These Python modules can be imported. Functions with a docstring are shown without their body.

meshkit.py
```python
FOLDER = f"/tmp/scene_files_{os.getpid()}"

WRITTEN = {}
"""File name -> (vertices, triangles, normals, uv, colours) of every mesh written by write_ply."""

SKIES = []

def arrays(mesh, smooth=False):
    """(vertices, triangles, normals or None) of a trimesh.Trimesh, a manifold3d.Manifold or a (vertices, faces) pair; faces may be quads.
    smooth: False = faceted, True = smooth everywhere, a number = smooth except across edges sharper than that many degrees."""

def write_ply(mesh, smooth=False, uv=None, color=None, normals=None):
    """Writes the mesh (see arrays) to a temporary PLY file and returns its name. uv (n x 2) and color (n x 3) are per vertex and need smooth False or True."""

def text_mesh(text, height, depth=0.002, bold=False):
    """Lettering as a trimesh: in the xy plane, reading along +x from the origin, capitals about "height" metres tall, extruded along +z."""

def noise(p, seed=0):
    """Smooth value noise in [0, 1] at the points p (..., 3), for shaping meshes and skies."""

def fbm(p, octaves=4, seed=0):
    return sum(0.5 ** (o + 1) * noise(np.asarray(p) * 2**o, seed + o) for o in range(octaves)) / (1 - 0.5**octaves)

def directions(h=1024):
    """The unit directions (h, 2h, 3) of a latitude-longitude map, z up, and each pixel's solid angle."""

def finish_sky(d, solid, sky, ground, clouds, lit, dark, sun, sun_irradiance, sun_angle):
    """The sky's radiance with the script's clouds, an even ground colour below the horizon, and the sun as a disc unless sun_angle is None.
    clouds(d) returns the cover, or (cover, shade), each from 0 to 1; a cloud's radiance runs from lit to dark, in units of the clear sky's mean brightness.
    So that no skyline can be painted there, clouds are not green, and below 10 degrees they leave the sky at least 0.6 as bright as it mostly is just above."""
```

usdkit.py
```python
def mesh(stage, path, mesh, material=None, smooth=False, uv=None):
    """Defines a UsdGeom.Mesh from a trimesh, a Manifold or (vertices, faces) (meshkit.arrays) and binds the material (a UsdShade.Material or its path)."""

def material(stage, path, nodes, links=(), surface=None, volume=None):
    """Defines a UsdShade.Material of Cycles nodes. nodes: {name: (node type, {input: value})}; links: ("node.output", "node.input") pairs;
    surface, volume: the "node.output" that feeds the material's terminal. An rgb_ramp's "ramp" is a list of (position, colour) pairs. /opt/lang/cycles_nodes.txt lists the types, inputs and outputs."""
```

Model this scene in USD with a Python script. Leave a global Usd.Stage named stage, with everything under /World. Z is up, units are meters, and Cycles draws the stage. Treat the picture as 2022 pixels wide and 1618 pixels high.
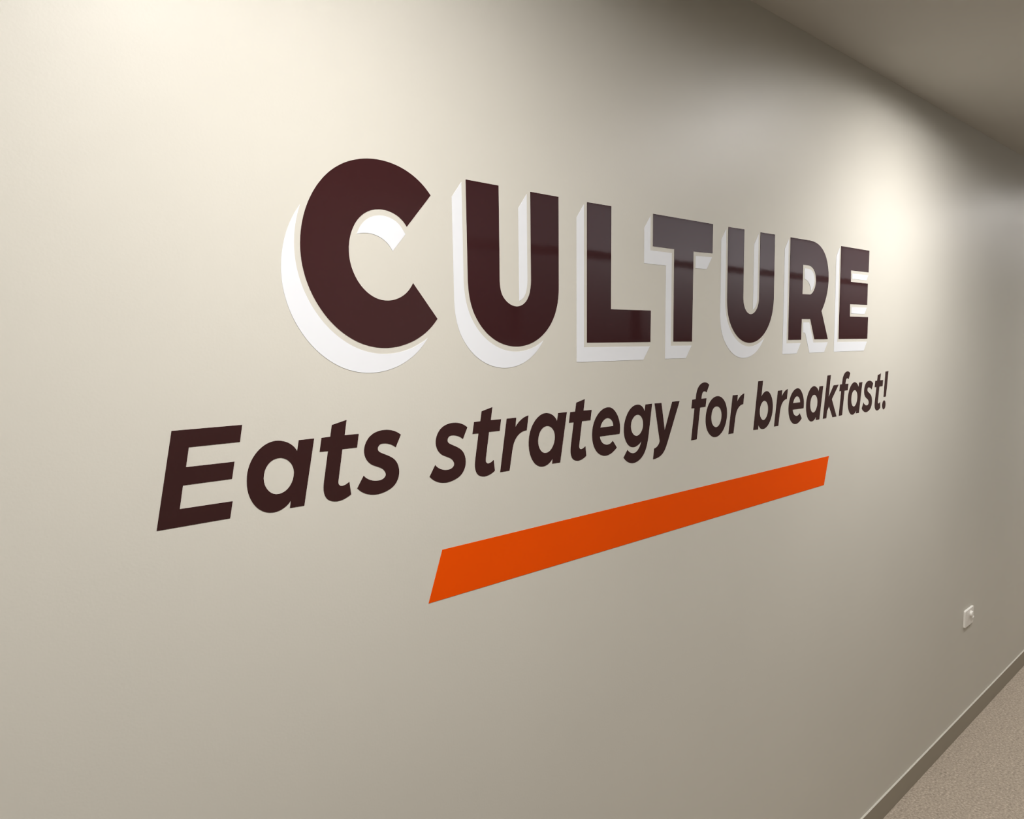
import math
import numpy as np
import trimesh
import usdkit
from pxr import Gf, Sdf, Usd, UsdGeom, UsdLux, UsdShade
from shapely.geometry import Point, Polygon, box
from shapely.ops import unary_union
from shapely import affinity

stage = Usd.Stage.CreateInMemory()
UsdGeom.SetStageUpAxis(stage, 'Z')
UsdGeom.SetStageMetersPerUnit(stage, 1.0)
stage.SetDefaultPrim(UsdGeom.Xform.Define(stage, '/World').GetPrim())
UsdGeom.Scope.Define(stage, '/World/Looks')

# ---------------------------------------------------------------- camera, light, exposure
# Wall with the lettering: the plane y = 0, seen from y < 0. x runs along the wall, z up, floor at z = 0.
EYE = 1.735                      # height of the camera
CEIL = EYE + 0.813               # height of the ceiling
DEPTH = 1.90                     # width of the corridor
X0, X1 = -2.7, 9.2               # ends of the corridor
LAMP_X = (-1.682, 0.488, 2.6, 5.427, 7.527)
LAMP_Y = -0.653
ROW2_GAIN = 0.444
ROW2_Y = -1.05
LAMP_POWER = 23.891
LAMP_GAIN = (1.0, 0.81, 1.0, 1.0, 1.0)
LAMP_RECESS = 0.027
LAMP_SOFT = 0.185
LAMP_CONE = 89.9
LAMP_COLOR = (1, 0.968, 0.935)
SKY_COLOR = (0.96, 0.96, 0.98)
SKY_POWER = 0.36
WALL_COLOR = (0.62, 0.6, 0.538)
WALL_SPEC = 0.301
LAMP_RADIUS = 0.034
WALL_ROUGH = 0.445
BACK_COLOR = (0.115, 0.112, 0.101)
FLOOR_GAIN = 1.408
CEIL_GAIN = 0.76
EXPOSURE = 0.0

cam = UsdGeom.Camera.Define(stage, '/World/camera')
cam.CreateHorizontalApertureAttr(36.0)
cam.CreateVerticalApertureAttr(36.0 * 1618 / 2022)
cam.CreateFocalLengthAttr(36.0 * 1490.0 / 2022)
cam.CreateClippingRangeAttr(Gf.Vec2f(0.02, 100))
cam.CreateExposureAttr(EXPOSURE)
YAW, PITCH, ROLL = 0.74621742, -0.0909562, -0.01023525
fw = np.array([math.sin(YAW) * math.cos(PITCH), math.cos(YAW) * math.cos(PITCH), math.sin(PITCH)])
r0 = np.array([math.cos(YAW), -math.sin(YAW), 0.0])
u0 = np.cross(r0, fw)
rt = math.cos(ROLL) * r0 + math.sin(ROLL) * u0
up = -math.sin(ROLL) * r0 + math.cos(ROLL) * u0
cam.AddTransformOp().Set(Gf.Matrix4d(*rt, 0, *up, 0, *(-fw), 0, 0.0, -1.0, EYE, 1))

dome = UsdLux.DomeLight.Define(stage, '/World/sky')
dome.CreateColorAttr(Gf.Vec3f(*SKY_COLOR))
dome.CreateIntensityAttr(SKY_POWER)

# ---------------------------------------------------------------- helpers
used = {}


def numbered(path):
    n = used.get(path, 0)
    used[path] = n + 1
    return path if n == 0 else f'{path}_{n:03d}'


def tag(prim, label=None, cat=None, group=None, kind=None):
    for k, v in (('label', label), ('category', cat), ('group', group), ('kind', kind)):
        if v:
            prim.SetCustomDataByKey(k, v)
    return prim


def thing(name, label, cat, loc=(0, 0, 0), group=None):
    x = UsdGeom.Xform.Define(stage, numbered('/World/' + name))
    x.AddTranslateOp().Set(Gf.Vec3d(*map(float, loc)))
    return tag(x.GetPrim(), label, cat, group)


def obj(name, mesh, mat, parent=None, smooth=False):
    base = str(parent.GetPath()) if parent is not None else '/World'
    return usdkit.mesh(stage, numbered(f'{base}/{name}'), mesh, mat, smooth=smooth).GetPrim()


def struct(name, mesh, mat, parent=None):
    return tag(obj(name, mesh, mat, parent), kind='structure' if parent is None else None)


def copy_of(src, loc, label):
    name = str(src.GetPath()).split('/')[-1]
    x = UsdGeom.Xform.Define(stage, numbered('/World/' + name.rsplit('_0', 1)[0]))
    p = x.GetPrim()
    p.GetReferences().AddInternalReference(src.GetPath())
    p.SetInstanceable(True)
    UsdGeom.Xformable(p).GetOrderedXformOps()[0].Set(Gf.Vec3d(*map(float, loc)))
    was = src.GetCustomData()
    return tag(p, label, was['category'], was.get('group'))


def bx(x0, x1, y0, y1, z0, z1):
    b = trimesh.creation.box((x1 - x0, y1 - y0, z1 - z0))
    b.apply_translation(((x0 + x1) / 2, (y0 + y1) / 2, (z0 + z1) / 2))
    return b


def polys(g):
    return [p for p in getattr(g, 'geoms', [g]) if p.geom_type == 'Polygon' and p.area > 0]


def upright(poly, thick):
    """A flat outline (x, z in metres) as a sheet of that thickness standing on the wall plane y = 0, its face towards -y."""
    m = trimesh.util.concatenate([trimesh.creation.extrude_polygon(p, thick, engine='earcut') for p in polys(poly)])
    v = np.array(m.vertices)
    m = trimesh.Trimesh(np.c_[v[:, 0], -v[:, 2], v[:, 1]], np.array(m.faces), process=False)
    if m.volume < 0:
        m.invert()
    return m


def rounded_plate(w, h, d, r, bev):
    """A cover plate on the wall: w x h, d thick, corner radius r, front edge bevelled by bev; centred on x = z = 0, back on y = 0."""
    rings = []
    for inset, y in ((0, 0), (0, -(d - bev)), (bev * 0.3, -(d - bev * 0.3)), (bev, -d)):
        a = box(-w / 2 + r, -h / 2 + r, w / 2 - r, h / 2 - r)
        pts = []
        for cx, cz, t0 in ((w / 2 - r, h / 2 - r, 0), (-w / 2 + r, h / 2 - r, 90), (-w / 2 + r, -h / 2 + r, 180), (w / 2 - r, -h / 2 + r, 270)):
            for t in np.radians(np.linspace(t0, t0 + 90, 6)):
                pts.append((cx + (r - inset) * math.cos(t), y, cz + (r - inset) * math.sin(t)))
        rings.append(pts)
    n = len(rings[0])
    v = [p for ring in rings for p in ring] + [(0, -d, 0), (0, 0, 0)]
    f = []
    for k in range(len(rings) - 1):
        for i in range(n):
            j = (i + 1) % n
            f += [(k * n + i, k * n + j, (k + 1) * n + j), (k * n + i, (k + 1) * n + j, (k + 1) * n + i)]
    last = (len(rings) - 1) * n
    for i in range(n):
        j = (i + 1) % n
        f += [(last + i, last + j, len(v) - 2), (j, i, len(v) - 1)]
    m = trimesh.Trimesh(np.array(v), np.array(f), process=False)
    if m.volume < 0:
        m.invert()
    return m


def lathe(profile, n=40):
    m = trimesh.creation.revolve(np.array(profile, float), sections=n)
    return m


# ---------------------------------------------------------------- materials
def mat(name, nodes, links=(), surface='p.BSDF'):
    return usdkit.material(stage, '/World/Looks/' + name, nodes, links, surface=surface)


def plain(name, color, rough=0.5, **kw):
    return mat(name, {'p': ('principled_bsdf', dict(base_color=color, roughness=rough, **kw))})


def painted(name, color, rough, scale, strength, dist, tone=0.03, **kw):
    """Rolled wall paint: an almost even colour, a faint low-frequency unevenness and the fine stipple of the roller."""
    c = np.array(color)
    return mat(name, {
        'g': ('geometry', {}),
        'n1': ('noise_texture', {'scale': 2.3, 'detail': 3.0}),
        'r': ('rgb_ramp', {'ramp': [(0.3, tuple(c * (1 - tone))), (0.7, tuple(np.minimum(c * (1 + tone), 1)))]}),
        'n2': ('noise_texture', {'scale': scale, 'detail': 3.0}),
        'b': ('bump', {'strength': strength, 'distance': dist}),
        'p': ('principled_bsdf', dict(roughness=rough, **kw))},
        [('g.position', 'n1.vector'), ('n1.fac', 'r.fac'), ('r.color', 'p.base_color'), ('g.position', 'n2.vector'),
         ('n2.fac', 'b.height'), ('b.normal', 'p.normal')])


WALL = painted('wall_paint', WALL_COLOR, WALL_ROUGH, 260.0, 0.05, 0.002, 0.012, specular_ior_level=WALL_SPEC)
BACK = painted('opposite_wall_paint', BACK_COLOR, 0.5, 260.0, 0.12, 0.002, 0.012)
CEILING = painted('ceiling_paint', (0.70 * CEIL_GAIN, 0.675 * CEIL_GAIN, 0.62 * CEIL_GAIN), 0.8, 300.0, 0.1, 0.001, 0.01)
DARK = mat('dark_vinyl', {
    'g': ('geometry', {}), 'n': ('noise_texture', {'scale': 30.0, 'detail': 2.0}), 'b': ('bump', {'strength': 0.025, 'distance': 0.002}),
    'p': ('principled_bsdf', {'base_color': (0.043, 0.0128, 0.0140), 'roughness': 0.05, 'ior': 1.75})},
    [('g.position', 'n.vector'), ('n.fac', 'b.height'), ('b.normal', 'p.normal')])
TEXT = plain('dark_text_vinyl', (0.034, 0.0104, 0.0102), 0.3)
WHITE = plain('white_vinyl', (0.79, 0.81, 0.85), 0.35)
ORANGE = plain('orange_vinyl', (0.80, 0.078, 0.0), 0.6, specular_ior_level=0.06)
SKIRT = painted('skirting_metal', (0.31, 0.275, 0.215), 0.5, 400.0, 0.05, 0.001, 0.03)
LIP_METAL = plain('pale_skirting_lip', (0.60, 0.575, 0.51), 0.4)
PLASTIC = plain('white_plastic', (0.87, 0.85, 0.80), 0.35)
BRIGHT_PLASTIC = plain('bright_plastic', (0.9, 0.89, 0.86), 0.15)
TRIM = plain('lamp_white', (0.8, 0.79, 0.76), 0.4)
BAFFLE = plain('lamp_reflector', (0.6, 0.6, 0.6), 0.35)
FRAME = plain('window_frame_metal', (0.03, 0.028, 0.027), 0.5)
GLOW = mat('lamp_diffuser', {'e': ('emission', {'color': LAMP_COLOR, 'strength': 6.0})}, surface='e.emission')
PANE_LINKS = [('w.facing', 'k.value1'), ('k.value', 'f.value1'), ('f.value', 'm.fac'), ('t.BSDF', 'm.closure1'), ('g.BSDF', 'm.closure2')]
PANE_NODES = {'g': ('glossy_bsdf', {'color': (1, 1, 1), 'roughness': 0.4}), 'w': ('layer_weight', {'blend': 0.5}), 'k': ('math', {'math_type': 'power', 'value2': 5.0}),
              'f': ('math', {'math_type': 'multiply_add', 'value2': 0.9, 'value3': 0.05}), 'm': ('mix_closure', {})}


def pane_glass(k, tint):
    """Tinted glass for one bay of the high windows, and the same glass with a graduated privacy film, denser towards the sill."""
    clear = mat(f'tinted_glass_{k}', {'t': ('transparent_bsdf', {'color': (tint, tint, tint * 1.01)}), **PANE_NODES}, PANE_LINKS, surface='m.closure')
    film = mat(f'film_glass_{k}', {'t': ('transparent_bsdf', {}), 'q': ('geometry', {}), 's': ('separate_xyz', {}),
                                   'a': ('map_range', {'from_min': 1.72, 'from_max': 2.20, 'to_min': 0.26 * tint, 'to_max': 0.86 * tint, 'clamp': True}), 'cc': ('combine_color', {}), **PANE_NODES},
               PANE_LINKS + [('q.position', 's.vector'), ('s.z', 'a.value'), ('a.result', 'cc.r'), ('a.result', 'cc.g'), ('a.result', 'cc.b'), ('cc.color', 't.color')], surface='m.closure')
    return film, clear


CARPET = mat('carpet', {
    'g': ('geometry', {}),
    'n1': ('noise_texture', {'scale': 110.0, 'detail': 5.0, 'roughness': 0.8}),
    'n2': ('noise_texture', {'scale': 14.0, 'detail': 3.0}),
    'r1': ('rgb_ramp', {'ramp': [(0.30, (0.10, 0.082, 0.064)), (0.43, (0.255, 0.216, 0.172)), (0.56, (0.335, 0.285, 0.23)), (0.66, (0.47, 0.41, 0.34)), (0.74, (0.70, 0.64, 0.56))]}),
    'r2': ('rgb_ramp', {'ramp': [(0.35, (0.95 * FLOOR_GAIN,) * 3), (0.65, (FLOOR_GAIN,) * 3)]}),
    'mx': ('mix', {'mix_type': 'multiply', 'fac': 1.0}),
    'b': ('bump', {'strength': 0.5, 'distance': 0.004}),
    'p': ('principled_bsdf', {'roughness': 0.95, 'specular_ior_level': 0.1, 'sheen_weight': 0.1})},
    [('g.position', 'n1.vector'), ('g.position', 'n2.vector'), ('n1.fac', 'r1.fac'), ('n2.fac', 'r2.fac'), ('r1.color', 'mx.color1'), ('r2.color', 'mx.color2'),
     ('mx.color', 'p.base_color'), ('n1.fac', 'b.height'), ('b.normal', 'p.normal')])

# ---------------------------------------------------------------- the corridor
struct('floor', bx(X0, X1, -DEPTH, 0, -0.1, 0), CARPET)
struct('wall_front', bx(X0 - 0.1, X1 + 0.1, 0, 0.1, -0.1, CEIL + 0.12), WALL)
LAMPS = [(x, LAMP_Y, LAMP_POWER * g) for x, g in zip(LAMP_X, LAMP_GAIN)] + [(x, ROW2_Y, LAMP_POWER * ROW2_GAIN) for x in LAMP_X]
holes = unary_union([Point(x, y).buffer(0.0545, 24) for x, y, _ in LAMPS])
slab = trimesh.creation.extrude_polygon(box(X0, -DEPTH, X1, 0).difference(holes), 0.12, engine='earcut')
slab.apply_translation((0, 0, CEIL))
struct('ceiling', slab, CEILING)
struct('wall_left', bx(X0 - 0.1, X0, -DEPTH, 0, -0.1, CEIL + 0.12), WALL)
struct('wall_right', bx(X1, X1 + 0.1, -DEPTH, 0, -0.1, CEIL + 0.12), WALL)

# the opposite wall: dark, with a run of high windows in two tiers, which the glossy letters mirror
BAYS = (2.31, 2.767, 3.215, 3.79, 4.738, 5.625, 6.55, 7.60)
TINTS = (0.28, 0.42, 0.66, 0.80, 0.86, 0.74, 0.66)
BAY_GLASS = [pane_glass(k + 1, tint) for k, tint in enumerate(TINTS)]
WX0, WX1, WZ0, WZ1 = BAYS[0], BAYS[-1], 1.70, CEIL - 0.006
BARS = ((WZ0, WZ0 + 0.035), (2.210, 2.244), (WZ1 - 0.008, WZ1))
opposite = box(X0 - 0.1, -0.1, X1 + 0.1, CEIL + 0.12).difference(box(WX0, WZ0, WX1, WZ1))
m = upright(opposite, 0.10)
m.apply_translation((0, -DEPTH, 0))
struct('wall_back', m, BACK)
w = UsdGeom.Xform.Define(stage, '/World/window_1')
w.AddTranslateOp().Set(Gf.Vec3d(0, -DEPTH - 0.05, 0))
tag(w.GetPrim(), kind='structure')
for z0, z1 in BARS:
    obj('window_frame', bx(WX0, WX1, -0.04, 0.05, z0, z1), FRAME, w.GetPrim())
for (_, z0), (z1, _), tier in zip(BARS[:-1], BARS[1:], (0, 1)):
    for x in BAYS:
        obj('mullion', bx(max(WX0, x - 0.010), min(WX1, x + 0.010), -0.03, 0.04, z0, z1), FRAME, w.GetPrim())
    for xa, xb, g in zip(BAYS[:-1], BAYS[1:], BAY_GLASS):
        obj('pane', bx(xa + 0.010, xb - 0.010, -0.003, 0.003, z0, z1), g[tier], w.GetPrim())

# low skirting along the lettered wall: flat face, rounded top lip
SK_H, SK_T = EYE - 1.6504, 0.0060


def along(section):
    m = trimesh.creation.extrude_polygon(Polygon(section), X1 - X0, engine='earcut')
    v = np.array(m.vertices)
    m = trimesh.Trimesh(np.c_[v[:, 2] + X0, v[:, 0], v[:, 1]], np.array(m.faces), process=False)
    if m.volume < 0:
        m.invert()
    return m


LIP = 0.0022
struct('baseboard_front', along([(0, 0), (-SK_T + 0.0008, 0), (-SK_T + 0.0008, SK_H - LIP), (0, SK_H - LIP)]), SKIRT)
struct('trim_1', along([(0, SK_H - LIP), (-SK_T, SK_H - LIP), (-SK_T, SK_H - 0.0008), (-SK_T + 0.0008, SK_H), (0, SK_H)]), LIP_METAL)
struct('baseboard_back', bx(X0, X1, -DEPTH, -DEPTH + SK_T, 0, SK_H), SKIRT)

# recessed downlights
can = lathe([(0.0, 0.075), (0.050, 0.075), (0.050, 0.0), (0.0525, 0.0), (0.0525, 0.078), (0.0, 0.078), (0.0, 0.075)])
ring = lathe([(0.050, 0.0), (0.052, -0.004), (0.062, -0.0035), (0.0645, 0.0), (0.050, 0.0)])
lens = lathe([(0.0, 0.068), (0.046, 0.068), (0.046, 0.0705), (0.0, 0.0705), (0.0, 0.068)])
spots = ('behind the camera', 'above the start of the lettering', 'above the end of the lettering', 'beyond the end of the lettering', 'at the far end of the corridor')
where = ['nearest the lettered wall, ' + w for w in spots] + ['nearest the opposite wall, ' + w for w in spots]
for (x, y, power), words in zip(LAMPS, where):
    t = thing('ceiling_downlight', 'round white recessed ceiling downlight ' + words, 'ceiling light', (x, y, CEIL), 'recessed downlights in the corridor ceiling')
    obj('trim_ring', ring, TRIM, t, 40)
    obj('reflector', can, BAFFLE, t, 40)
    obj('diffuser', lens, GLOW, t, 40)
    s = UsdLux.SphereLight.Define(stage, str(t.GetPath()) + '/lamp')
    s.CreateRadiusAttr(LAMP_RADIUS)
    s.CreateColorAttr(Gf.Vec3f(*LAMP_COLOR))
    s.CreateIntensityAttr(power)
    s.CreateNormalizeAttr(True)
    sh = UsdLux.ShapingAPI.Apply(s.GetPrim())
    sh.CreateShapingConeAngleAttr(LAMP_CONE)
    sh.CreateShapingConeSoftnessAttr(LAMP_SOFT)
    s.AddTranslateOp().Set(Gf.Vec3d(0, 0, LAMP_RECESS))

# ---------------------------------------------------------------- the lettering: outlines in tenths of a millimetre on the wall
BIG = {
    'C': (0.5187, -0.0052, "2315,2399 2271,2447 2225,2492 2176,2534 2125,2574 2072,2610 2017,2643 1961,2674 1873,2714 1813,2737 1752,2757 1690,2774 1596,2794 1532,2804 1468,2811 1403,2815 1306,2816 1209,2810 1145,2802 1082,2792 1019,2779 927,2753 866,2733 807,2710 749,2684 693,2655 639,2623 586,2589 535,2552 486,2512 440,2469 395,2425 333,2353 293,2303 257,2251 222,2198 175,2114 146,2057 120,1998 96,1938 65,1846 40,1752 27,1689 16,1625 8,1561 1,1464 0,1399 2,1335 7,1271 14,1207 25,1143 39,1080 64,987 85,926 108,866 134,807 177,721 209,665 243,611 279,558 337,481 400,408 445,362 491,318 539,276 589,236 640,199 693,164 747,131 803,101 860,74 918,49 978,27 1038,9 1100,-7 1162,-19 1225,-29 1289,-35 1353,-38 1417,-39 1481,-36 1545,-30 1609,-22 1672,-10 1735,5 1797,22 1859,42 1919,65 1978,91 2035,120 2091,152 2146,186 2198,223 2249,263 2297,306 2343,351 2386,399 2407,424 1934,984 1911,945 1872,893 1843,861 1795,818 1760,793 1706,761 1648,735 1588,715 1526,701 1463,694 1400,694 1338,700 1277,713 1238,725 1181,749 1126,779 1091,802 1058,827 1026,855 995,884 966,916 939,949 914,984 880,1039 851,1097 834,1137 819,1177 807,1219 797,1261 790,1304 785,1347 783,1390 785,1477 797,1562 812,1624 825,1665 840,1704 858,1743 877,1780 898,1816 922,1850 947,1882 975,1912 1004,1940 1036,1966 1069,1990 1123,2020 1161,2037 1200,2051 1262,2067 1325,2076 1390,2079 1455,2075 1498,2068 1561,2053 1602,2039 1661,2013 1698,1992 1750,1954 1781,1925 1810,1893 1836,1858"),
    'U': (0.8239, -0.0052, "0,2750 738,2744 739,1098 743,1037 752,978 763,935 773,908 785,881 799,855 817,830 836,807 858,785 882,764 907,745 948,719 1006,692 1052,678 1084,672 1115,668 1146,667 1177,669 1208,673 1238,681 1267,690 1309,710 1335,726 1359,744 1382,763 1402,785 1420,809 1451,861 1464,889 1480,932 1498,1007 1507,1068 1512,1145 1510,2734 2245,2731 2241,1022 2233,906 2221,820 2210,763 2196,706 2168,624 2147,570 2122,517 2079,441 2030,369 1993,324 1954,281 1890,220 1844,183 1797,148 1722,100 1670,72 1617,47 1563,24 1507,5 1451,-12 1394,-25 1336,-36 1278,-44 1219,-50 1160,-52 1102,-51 1043,-48 985,-41 926,-32 869,-20 812,-6 756,12 701,32 647,56 594,82 518,126 469,159 421,194 354,253 311,295 271,340 234,387 199,435 152,510 125,562 102,616 82,669 65,724 45,808 31,892 22,978 16,1065"),
    'L': (1.1285, -0.0052, "5,2726 740,2730 732,670 2065,669 2057,-5 0,0"),
    'T': (1.3413, -0.0052, "0,2725 2311,2729 2309,2053 1524,2040 1504,-8 774,-2 780,2039 0,2042"),
    'U2': (1.6392, -0.0052, "2,2726 734,2733 734,1066 739,1013 745,979 753,945 764,912 777,879 793,848 812,818 834,790 858,763 884,739 912,718 943,700 992,679 1026,669 1062,663 1116,660 1170,666 1206,674 1240,686 1274,700 1307,718 1337,738 1366,760 1392,785 1416,812 1437,841 1455,871 1470,903 1483,935 1493,969 1500,1002 1505,1037 1510,1090 1515,2731 2256,2738 2256,1066 2247,964 2232,864 2217,799 2199,734 2165,639 2122,547 2070,459 2010,376 1943,299 1894,251 1842,205 1761,144 1674,90 1583,44 1489,6 1424,-14 1359,-31 1259,-50 1192,-57 1124,-61 1057,-61 989,-57 888,-44 822,-31 756,-14 660,20 566,62 476,114 419,153 363,196 286,267 216,345 154,428 119,487 89,547 76,577 53,639 36,703 22,767 12,833 3,932 0,999"),
    'R': (1.9479, -0.0052, "5,2738 1138,2744 1298,2736 1394,2726 1458,2717 1554,2698 1647,2673 1739,2641 1826,2603 1909,2556 1986,2502 2057,2440 2099,2394 2157,2320 2206,2239 2247,2153 2269,2093 2288,2032 2309,1937 2322,1840 2327,1743 2325,1677 2320,1612 2306,1516 2283,1421 2254,1328 2230,1268 2204,1209 2160,1122 2127,1067 2092,1013 2055,960 2016,910 1976,861 1933,815 2383,6 1539,6 1258,574 745,570 737,-2 0,-2|757,2060 1067,2061 1145,2054 1203,2044 1241,2034 1278,2022 1333,1999 1367,1979 1400,1957 1444,1917 1470,1886 1493,1853 1512,1817 1527,1779 1538,1740 1545,1700 1547,1640 1542,1600 1534,1562 1521,1524 1505,1487 1485,1452 1463,1419 1437,1388 1409,1360 1363,1322 1312,1292 1258,1270 1220,1260 752,1254"),
    'E': (2.2575, -0.0052, "0,2743 2020,2751 2011,2081 729,2075 741,1727 1984,1726 1980,1068 730,1057 744,681 2080,680 2071,4 10,7"),
}
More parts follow.
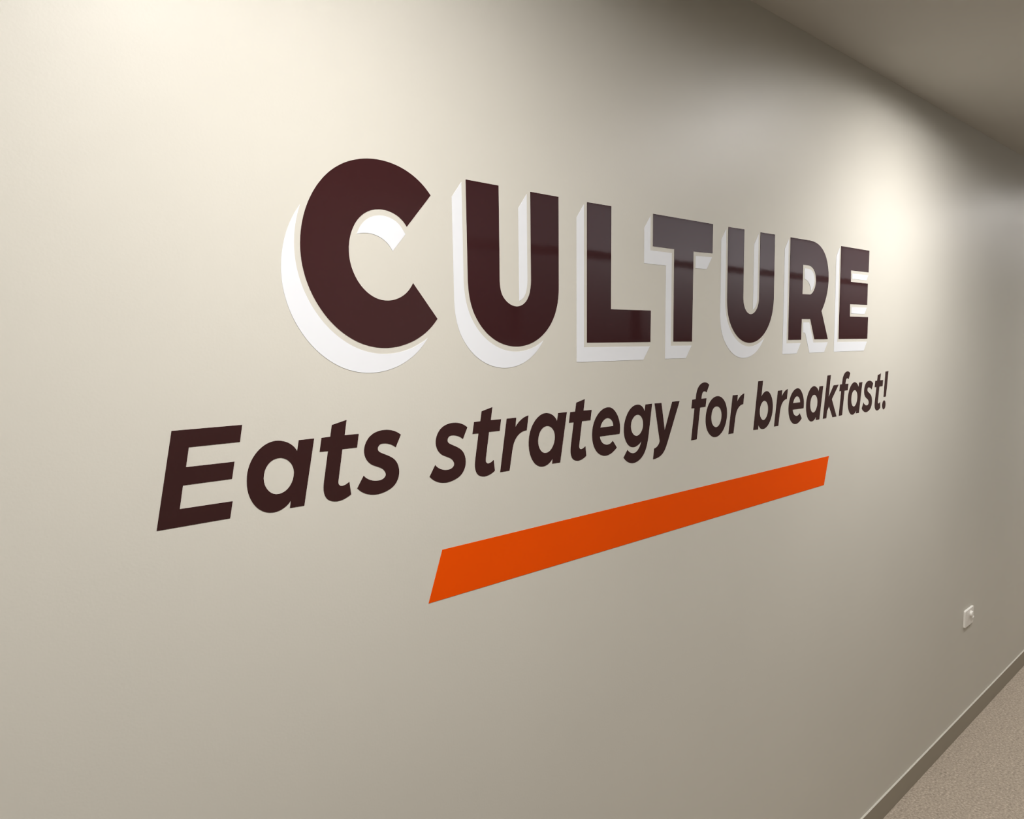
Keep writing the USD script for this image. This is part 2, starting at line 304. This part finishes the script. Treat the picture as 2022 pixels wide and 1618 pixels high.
SMALL = {
    'E': (0.3066, "244,1255 1170,1256 1129,1027 449,1024 401,767 1042,764 998,535 351,534 296,230 993,227 948,0 0,-5"),
    'a': (0.4266, "1035,967 842,1 620,2 636,109 617,85 588,57 563,38 527,17 489,0 460,-10 419,-18 388,-21 357,-21 316,-16 286,-10 247,4 220,17 185,39 161,57 132,84 100,123 72,165 49,210 30,257 16,307 6,359 1,411 1,474 6,537 15,588 29,638 46,685 73,740 99,783 130,823 164,861 203,896 236,921 280,947 317,964 356,977 396,986 437,990 478,989 519,983 569,970 616,951 652,930 685,906 715,878 740,846 762,810 793,966|516,740 554,729 573,721 599,706 615,694 637,673 657,650 668,634 685,598 692,579 698,550 701,510 695,459 682,409 660,362 632,320 596,283 571,265 554,255 526,243 506,236 477,230 457,229 418,231 381,243 363,251 339,267 324,280 303,302 291,318 275,344 262,371 255,391 246,431 243,482 250,534 264,583 286,629 315,669 344,696 377,717 396,726 425,735 455,741 475,742"),
    't': (0.5383, "214,1140 462,1196 422,968 666,966 630,762 377,762 292,283 292,253 299,233 314,217 330,207 354,203 378,205 410,213 439,226 479,248 503,53 452,26 398,4 350,-9 300,-17 257,-18 215,-12 174,-2 144,12 116,28 93,49 75,75 61,103 51,135 45,176 45,219 48,261 57,319 137,759 0,761 38,965 182,967"),
    's': (0.5997, "821,884 787,908 752,929 716,946 679,960 641,971 602,979 562,984 521,986 480,986 438,982 398,975 358,965 320,951 292,937 258,915 233,895 206,865 178,825 157,781 145,742 139,703 139,663 146,624 160,586 175,557 194,531 222,501 248,480 269,466 298,451 427,397 454,381 479,362 499,339 515,310 521,288 519,265 513,251 497,233 476,218 453,209 429,202 403,199 370,199 337,201 306,206 276,213 238,226 208,240 180,256 159,270 135,292 119,310 0,129 31,99 64,72 100,49 145,27 184,12 233,-2 275,-9 327,-14 378,-14 430,-9 481,0 531,13 579,30 618,47 654,69 686,95 714,126 742,169 759,209 769,251 773,295 770,338 758,389 742,429 725,457 704,483 681,506 648,531 589,565 444,631 415,648 398,664 390,677 385,693 385,709 390,724 398,739 409,752 422,762 437,769 454,773 471,775 498,775 534,771 569,764 624,747 676,722 719,692"),
    'r': (0.8940, "171,960 404,962 383,789 416,826 452,861 492,891 534,918 578,941 625,959 673,972 714,980 669,708 624,706 569,696 525,681 475,656 438,629 398,591 371,556 343,508 323,458 303,387 226,8 0,8"),
    'e': (1.1437, "867,395 876,433 882,484 883,523 879,573 872,611 858,661 840,709 816,756 788,800 755,842 719,881 689,906 647,935 613,952 578,965 541,973 504,977 453,976 414,971 364,959 326,946 279,924 245,905 203,875 173,850 137,814 104,774 76,731 57,697 37,649 20,599 9,548 2,496 0,444 3,392 8,353 19,303 35,255 55,209 74,176 104,135 129,107 157,81 188,58 221,37 269,15 319,-2 357,-11 409,-17 461,-17 512,-12 575,4 623,21 681,50 725,77 776,116 647,267 621,246 585,225 555,214 514,206 472,204 431,209 390,220 352,236 325,253 305,268 288,285 273,304 260,325 249,347 241,372 237,397|251,577 262,609 282,647 303,674 333,704 368,728 399,743 439,754 471,758 504,755 544,744 581,725 607,704 635,673 652,644 662,611 666,576"),
    'g': (1.2440, "977,957 861,291 836,175 813,94 782,17 749,-47 730,-76 708,-105 677,-140 641,-171 602,-199 560,-224 516,-244 471,-260 424,-271 376,-278 328,-279 281,-276 245,-269 200,-257 166,-244 123,-223 83,-198 44,-169 0,-128 128,25 154,2 190,-24 230,-44 264,-56 308,-65 343,-67 378,-64 411,-56 442,-43 472,-25 499,-4 530,28 552,56 576,94 597,134 613,174 587,151 560,130 519,106 487,92 442,77 408,69 373,65 337,65 302,68 268,74 234,85 203,99 173,117 146,138 121,162 91,198 71,227 54,258 39,290 24,335 16,368 10,414 8,448 9,495 13,529 21,576 34,621 50,666 70,709 87,740 113,780 134,808 166,843 191,867 218,889 247,908 287,931 319,944 352,955 386,963 444,969 491,967 525,961 547,956 590,939 629,916 664,885 693,847 716,803 743,952|501,750 532,741 570,721 604,694 631,660 651,621 664,579 668,535 665,491 654,449 634,409 608,374 576,343 539,320 500,304 459,296 438,296 417,299 376,311 337,333 304,362 276,396 256,436 244,478 240,522 244,565 256,607 276,646 303,680 336,709 373,732 414,747 458,753 479,753"),
    'y': (1.3470, "41,954 289,951 421,323 697,952 978,951 536,65 477,-43 432,-108 396,-149 353,-184 306,-213 255,-236 201,-254 134,-268 66,-277 0,-280 39,-45 79,-37 111,-27 142,-12 171,6 196,28 213,49 230,78 240,105"),
    'f': (1.4927, "728,1264 621,1090 591,1108 561,1118 530,1122 504,1120 480,1111 456,1094 438,1072 425,1046 415,1013 402,951 618,949 582,750 355,747 231,4 6,0 129,747 0,749 35,950 175,953 186,1031 197,1080 212,1127 234,1171 263,1212 297,1248 337,1278 381,1302 420,1316 469,1327 520,1332 561,1330 611,1321 650,1309 695,1287"),
    'o': (1.5526, "518,972 564,966 609,955 653,941 709,914 748,890 784,862 817,831 846,797 871,759 891,720 908,678 921,635 929,590 934,544 935,499 930,437 921,392 909,348 887,290 867,249 835,197 807,160 776,126 742,95 706,67 653,36 612,16 569,1 510,-13 465,-18 420,-18 375,-14 331,-5 287,10 246,28 206,51 168,78 134,108 103,141 75,177 52,216 33,257 19,300 9,345 2,390 0,436 1,482 7,529 15,574 33,633 49,676 69,717 93,756 119,793 149,827 181,858 217,886 255,911 295,931 338,948 382,960 427,969 472,972|486,726 531,717 574,699 612,674 644,643 668,607 685,566 693,522 695,499 694,465 689,430 684,408 668,364 652,333 640,314 610,280 575,252 535,233 491,222 469,220 446,221 424,224 402,229 361,247 342,258 315,280 284,313 261,352 246,394 238,439 236,462 237,497 246,554 261,597 276,627 288,646 302,663 317,678 335,691 353,703 395,719 440,727"),
    'b': (1.7733, "208,1249 445,1251 375,832 401,862 441,897 487,927 524,945 576,961 616,968 656,968 695,963 733,952 758,941 781,928 814,905 854,869 880,839 911,796 936,750 956,701 971,650 980,597 984,544 984,490 978,436 967,383 951,331 930,281 905,233 876,187 843,145 806,107 766,72 722,42 676,18 639,3 601,-9 575,-14 522,-21 468,-20 416,-10 390,-2 366,8 343,21 320,36 300,54 281,73 255,106 241,-9 0,-3|559,723 592,715 613,707 634,695 653,682 671,667 702,631 725,591 739,547 745,501 743,455 733,408 721,374 711,353 685,312 653,276 616,247 596,236 575,227 553,221 531,217 497,217 475,221 454,227 433,236 413,247 394,261 377,277 362,294 348,313 326,355 313,400 307,447 309,495 319,540 335,584 359,624 390,659 428,688 469,710 491,717 514,722 536,724"),
    'k': (2.1688, "222,1245 444,1249 341,599 653,935 987,938 553,523 904,-19 633,-20 385,322 261,187 221,-18 0,-21"),
    '!': (2.6109, "88,1209 336,1218 191,371 0,371"),
    '.': (2.6019, "274,92 269,64 260,38 243,10 225,-11 203,-28 179,-41 153,-48 127,-50 102,-46 79,-37 57,-22 35,0 18,26 8,52 1,78 0,106 4,133 13,160 29,188 48,209 69,227 97,241 122,248 148,250 174,246 198,236 224,219 242,199 257,176 268,147 274,119"),
}


def outline(text):
    rings = [np.array([tuple(map(float, p.split(','))) for p in ring.split()]) / 10000.0 for ring in text.split('|')]
    p = Polygon(rings[0], rings[1:])
    return p if p.is_valid else p.buffer(0)


def sweep(poly, dx, dz):
    """All that the outline covers while it is pushed by (dx, dz)."""
    parts = [poly, affinity.translate(poly, dx, dz)]
    for ring in (poly.exterior, *poly.interiors):
        c = np.array(ring.coords)
        for a, b in zip(c[:-1], c[1:]):
            q = Polygon([a, b, b + (dx, dz), a + (dx, dz)])
            if q.area > 1e-10:
                parts.append(q.buffer(0))
    return unary_union(parts)


VINYL = 0.0005
BIG_WORDS = {'C': 'letter C of the large word', 'U': 'letter U between C and L', 'L': 'letter L of the large word',
             'T': 'letter T of the large word', 'U2': 'letter U between T and R', 'R': 'letter R of the large word', 'E': 'letter E of the large word'}
for key, (x, z, text) in BIG.items():
    g = outline(text)
    t = thing('block_letter', 'large dark maroon vinyl ' + BIG_WORDS[key] + ', white drop shadow', 'letter', (x, 0, EYE + z), 'large letters of the upper word')
    obj('letter_face', upright(g, VINYL), DARK, t)
    cast = sweep(g.buffer(0.003, join_style=2), -0.0273, -0.0350).difference(g.buffer(0.0094, join_style=2, mitre_limit=4))
    for p in sorted(polys(cast), key=lambda q: -q.area):
        if p.area > 2e-5:
            tag(obj('drop_shadow', upright(p, VINYL), WHITE, t), 'white drop shadow')

BASE = EYE - 0.236
GROUP = 'small italic letters of the lower line'
small = {}


def italic(key, x, words):
    t = small[key] = thing('italic_letter', 'small dark maroon italic vinyl letter ' + words, 'letter', (x, 0, BASE), GROUP)
    obj('letter_face', upright(outline(SMALL[key][1]), VINYL), TEXT, t)


def again(key, dx, dz, words):
    x = SMALL[key][0]
    copy_of(small[key], (x + dx, 0, BASE + dz), 'small dark maroon italic vinyl letter ' + words)


italic('E', SMALL['E'][0], 'E, the capital that begins the lower line')
italic('a', SMALL['a'][0], 'a, second in the word Eats')
italic('t', SMALL['t'][0], 't, third in the word Eats')
italic('s', SMALL['s'][0], 's, last in the word Eats')
again('s', 0.1374, 0.0, 's that begins the word strategy')
again('t', 0.2924, -0.0003, 't in strategy between s and r')
italic('r', SMALL['r'][0], 'r in the word strategy')
again('a', 0.5392, 0.0, 'a in the word strategy')
again('t', 0.5371, -0.0007, 't in strategy between a and e')
italic('e', SMALL['e'][0], 'e in the word strategy')
italic('g', SMALL['g'][0], 'g in the word strategy')
italic('y', SMALL['y'][0], 'y that ends the word strategy')
italic('f', SMALL['f'][0], 'f that begins the word for')
italic('o', SMALL['o'][0], 'o in the word for')
again('r', 0.7604, -0.0008, 'r that ends the word for')
italic('b', SMALL['b'][0], 'b that begins the word breakfast')
again('r', 0.9870, -0.0012, 'r in the word breakfast')
again('e', 0.8155, -0.0018, 'e in the word breakfast')
again('a', 1.6351, -0.0020, 'a in breakfast between e and k')
italic('k', SMALL['k'][0], 'k in the word breakfast')
again('f', 0.7815, -0.0012, 'f in the middle of the word breakfast')
again('a', 1.9084, -0.0028, 'a in breakfast between f and s')
again('s', 1.8405, -0.0026, 's in the word breakfast')
again('t', 1.9975, -0.0030, 't that ends the word breakfast')
t = thing('exclamation_mark', 'small dark maroon italic vinyl exclamation mark ending the lower line', 'exclamation mark', (SMALL['!'][0], 0, BASE), GROUP)
obj('stroke', upright(outline(SMALL['!'][1]), VINYL), TEXT, t)
m = upright(outline(SMALL['.'][1]), VINYL)
m.apply_translation((SMALL['.'][0] - SMALL['!'][0], 0, 0))
obj('dot', m, TEXT, t)

bar = upright(Polygon([(0.0, -0.0858), (0.0308, 0.0), (1.4850, -0.0024), (1.4575, -0.0868)]), VINYL)
bar.apply_translation((0.7297, 0, EYE - 0.3513))
tag(obj('underline_bar', bar, ORANGE), 'long slanted orange vinyl bar on the wall under the lettering', 'bar')

# ---------------------------------------------------------------- the small electrical plate low on the wall
PX, PZ, PW, PH = 3.6125, EYE - 1.2160, 0.112, 0.076
t = thing('wall_plate', 'small white electrical wall plate low on the wall above the skirting', 'wall plate', (PX, 0, PZ))
obj('plate', rounded_plate(PW, PH, 0.008, 0.006, 0.003), PLASTIC, t, 35)
kn = trimesh.creation.revolve(np.array([(0.0, 0.0075), (0.013, 0.0075), (0.0128, 0.0150), (0.0112, 0.0172), (0.0, 0.0178), (0.0, 0.0075)]), sections=32)
kn.apply_transform(trimesh.transformations.rotation_matrix(math.pi / 2, (1, 0, 0)))
kn.apply_translation((0.010, 0, 0.013))
obj('round_button', kn, PLASTIC, t, 40)
sw = rounded_plate(0.011, 0.008, 0.005, 0.0015, 0.001)
sw.apply_translation((0.042, -0.0075, -0.010))
obj('rocker_switch', sw, BRIGHT_PLASTIC, t, 35)
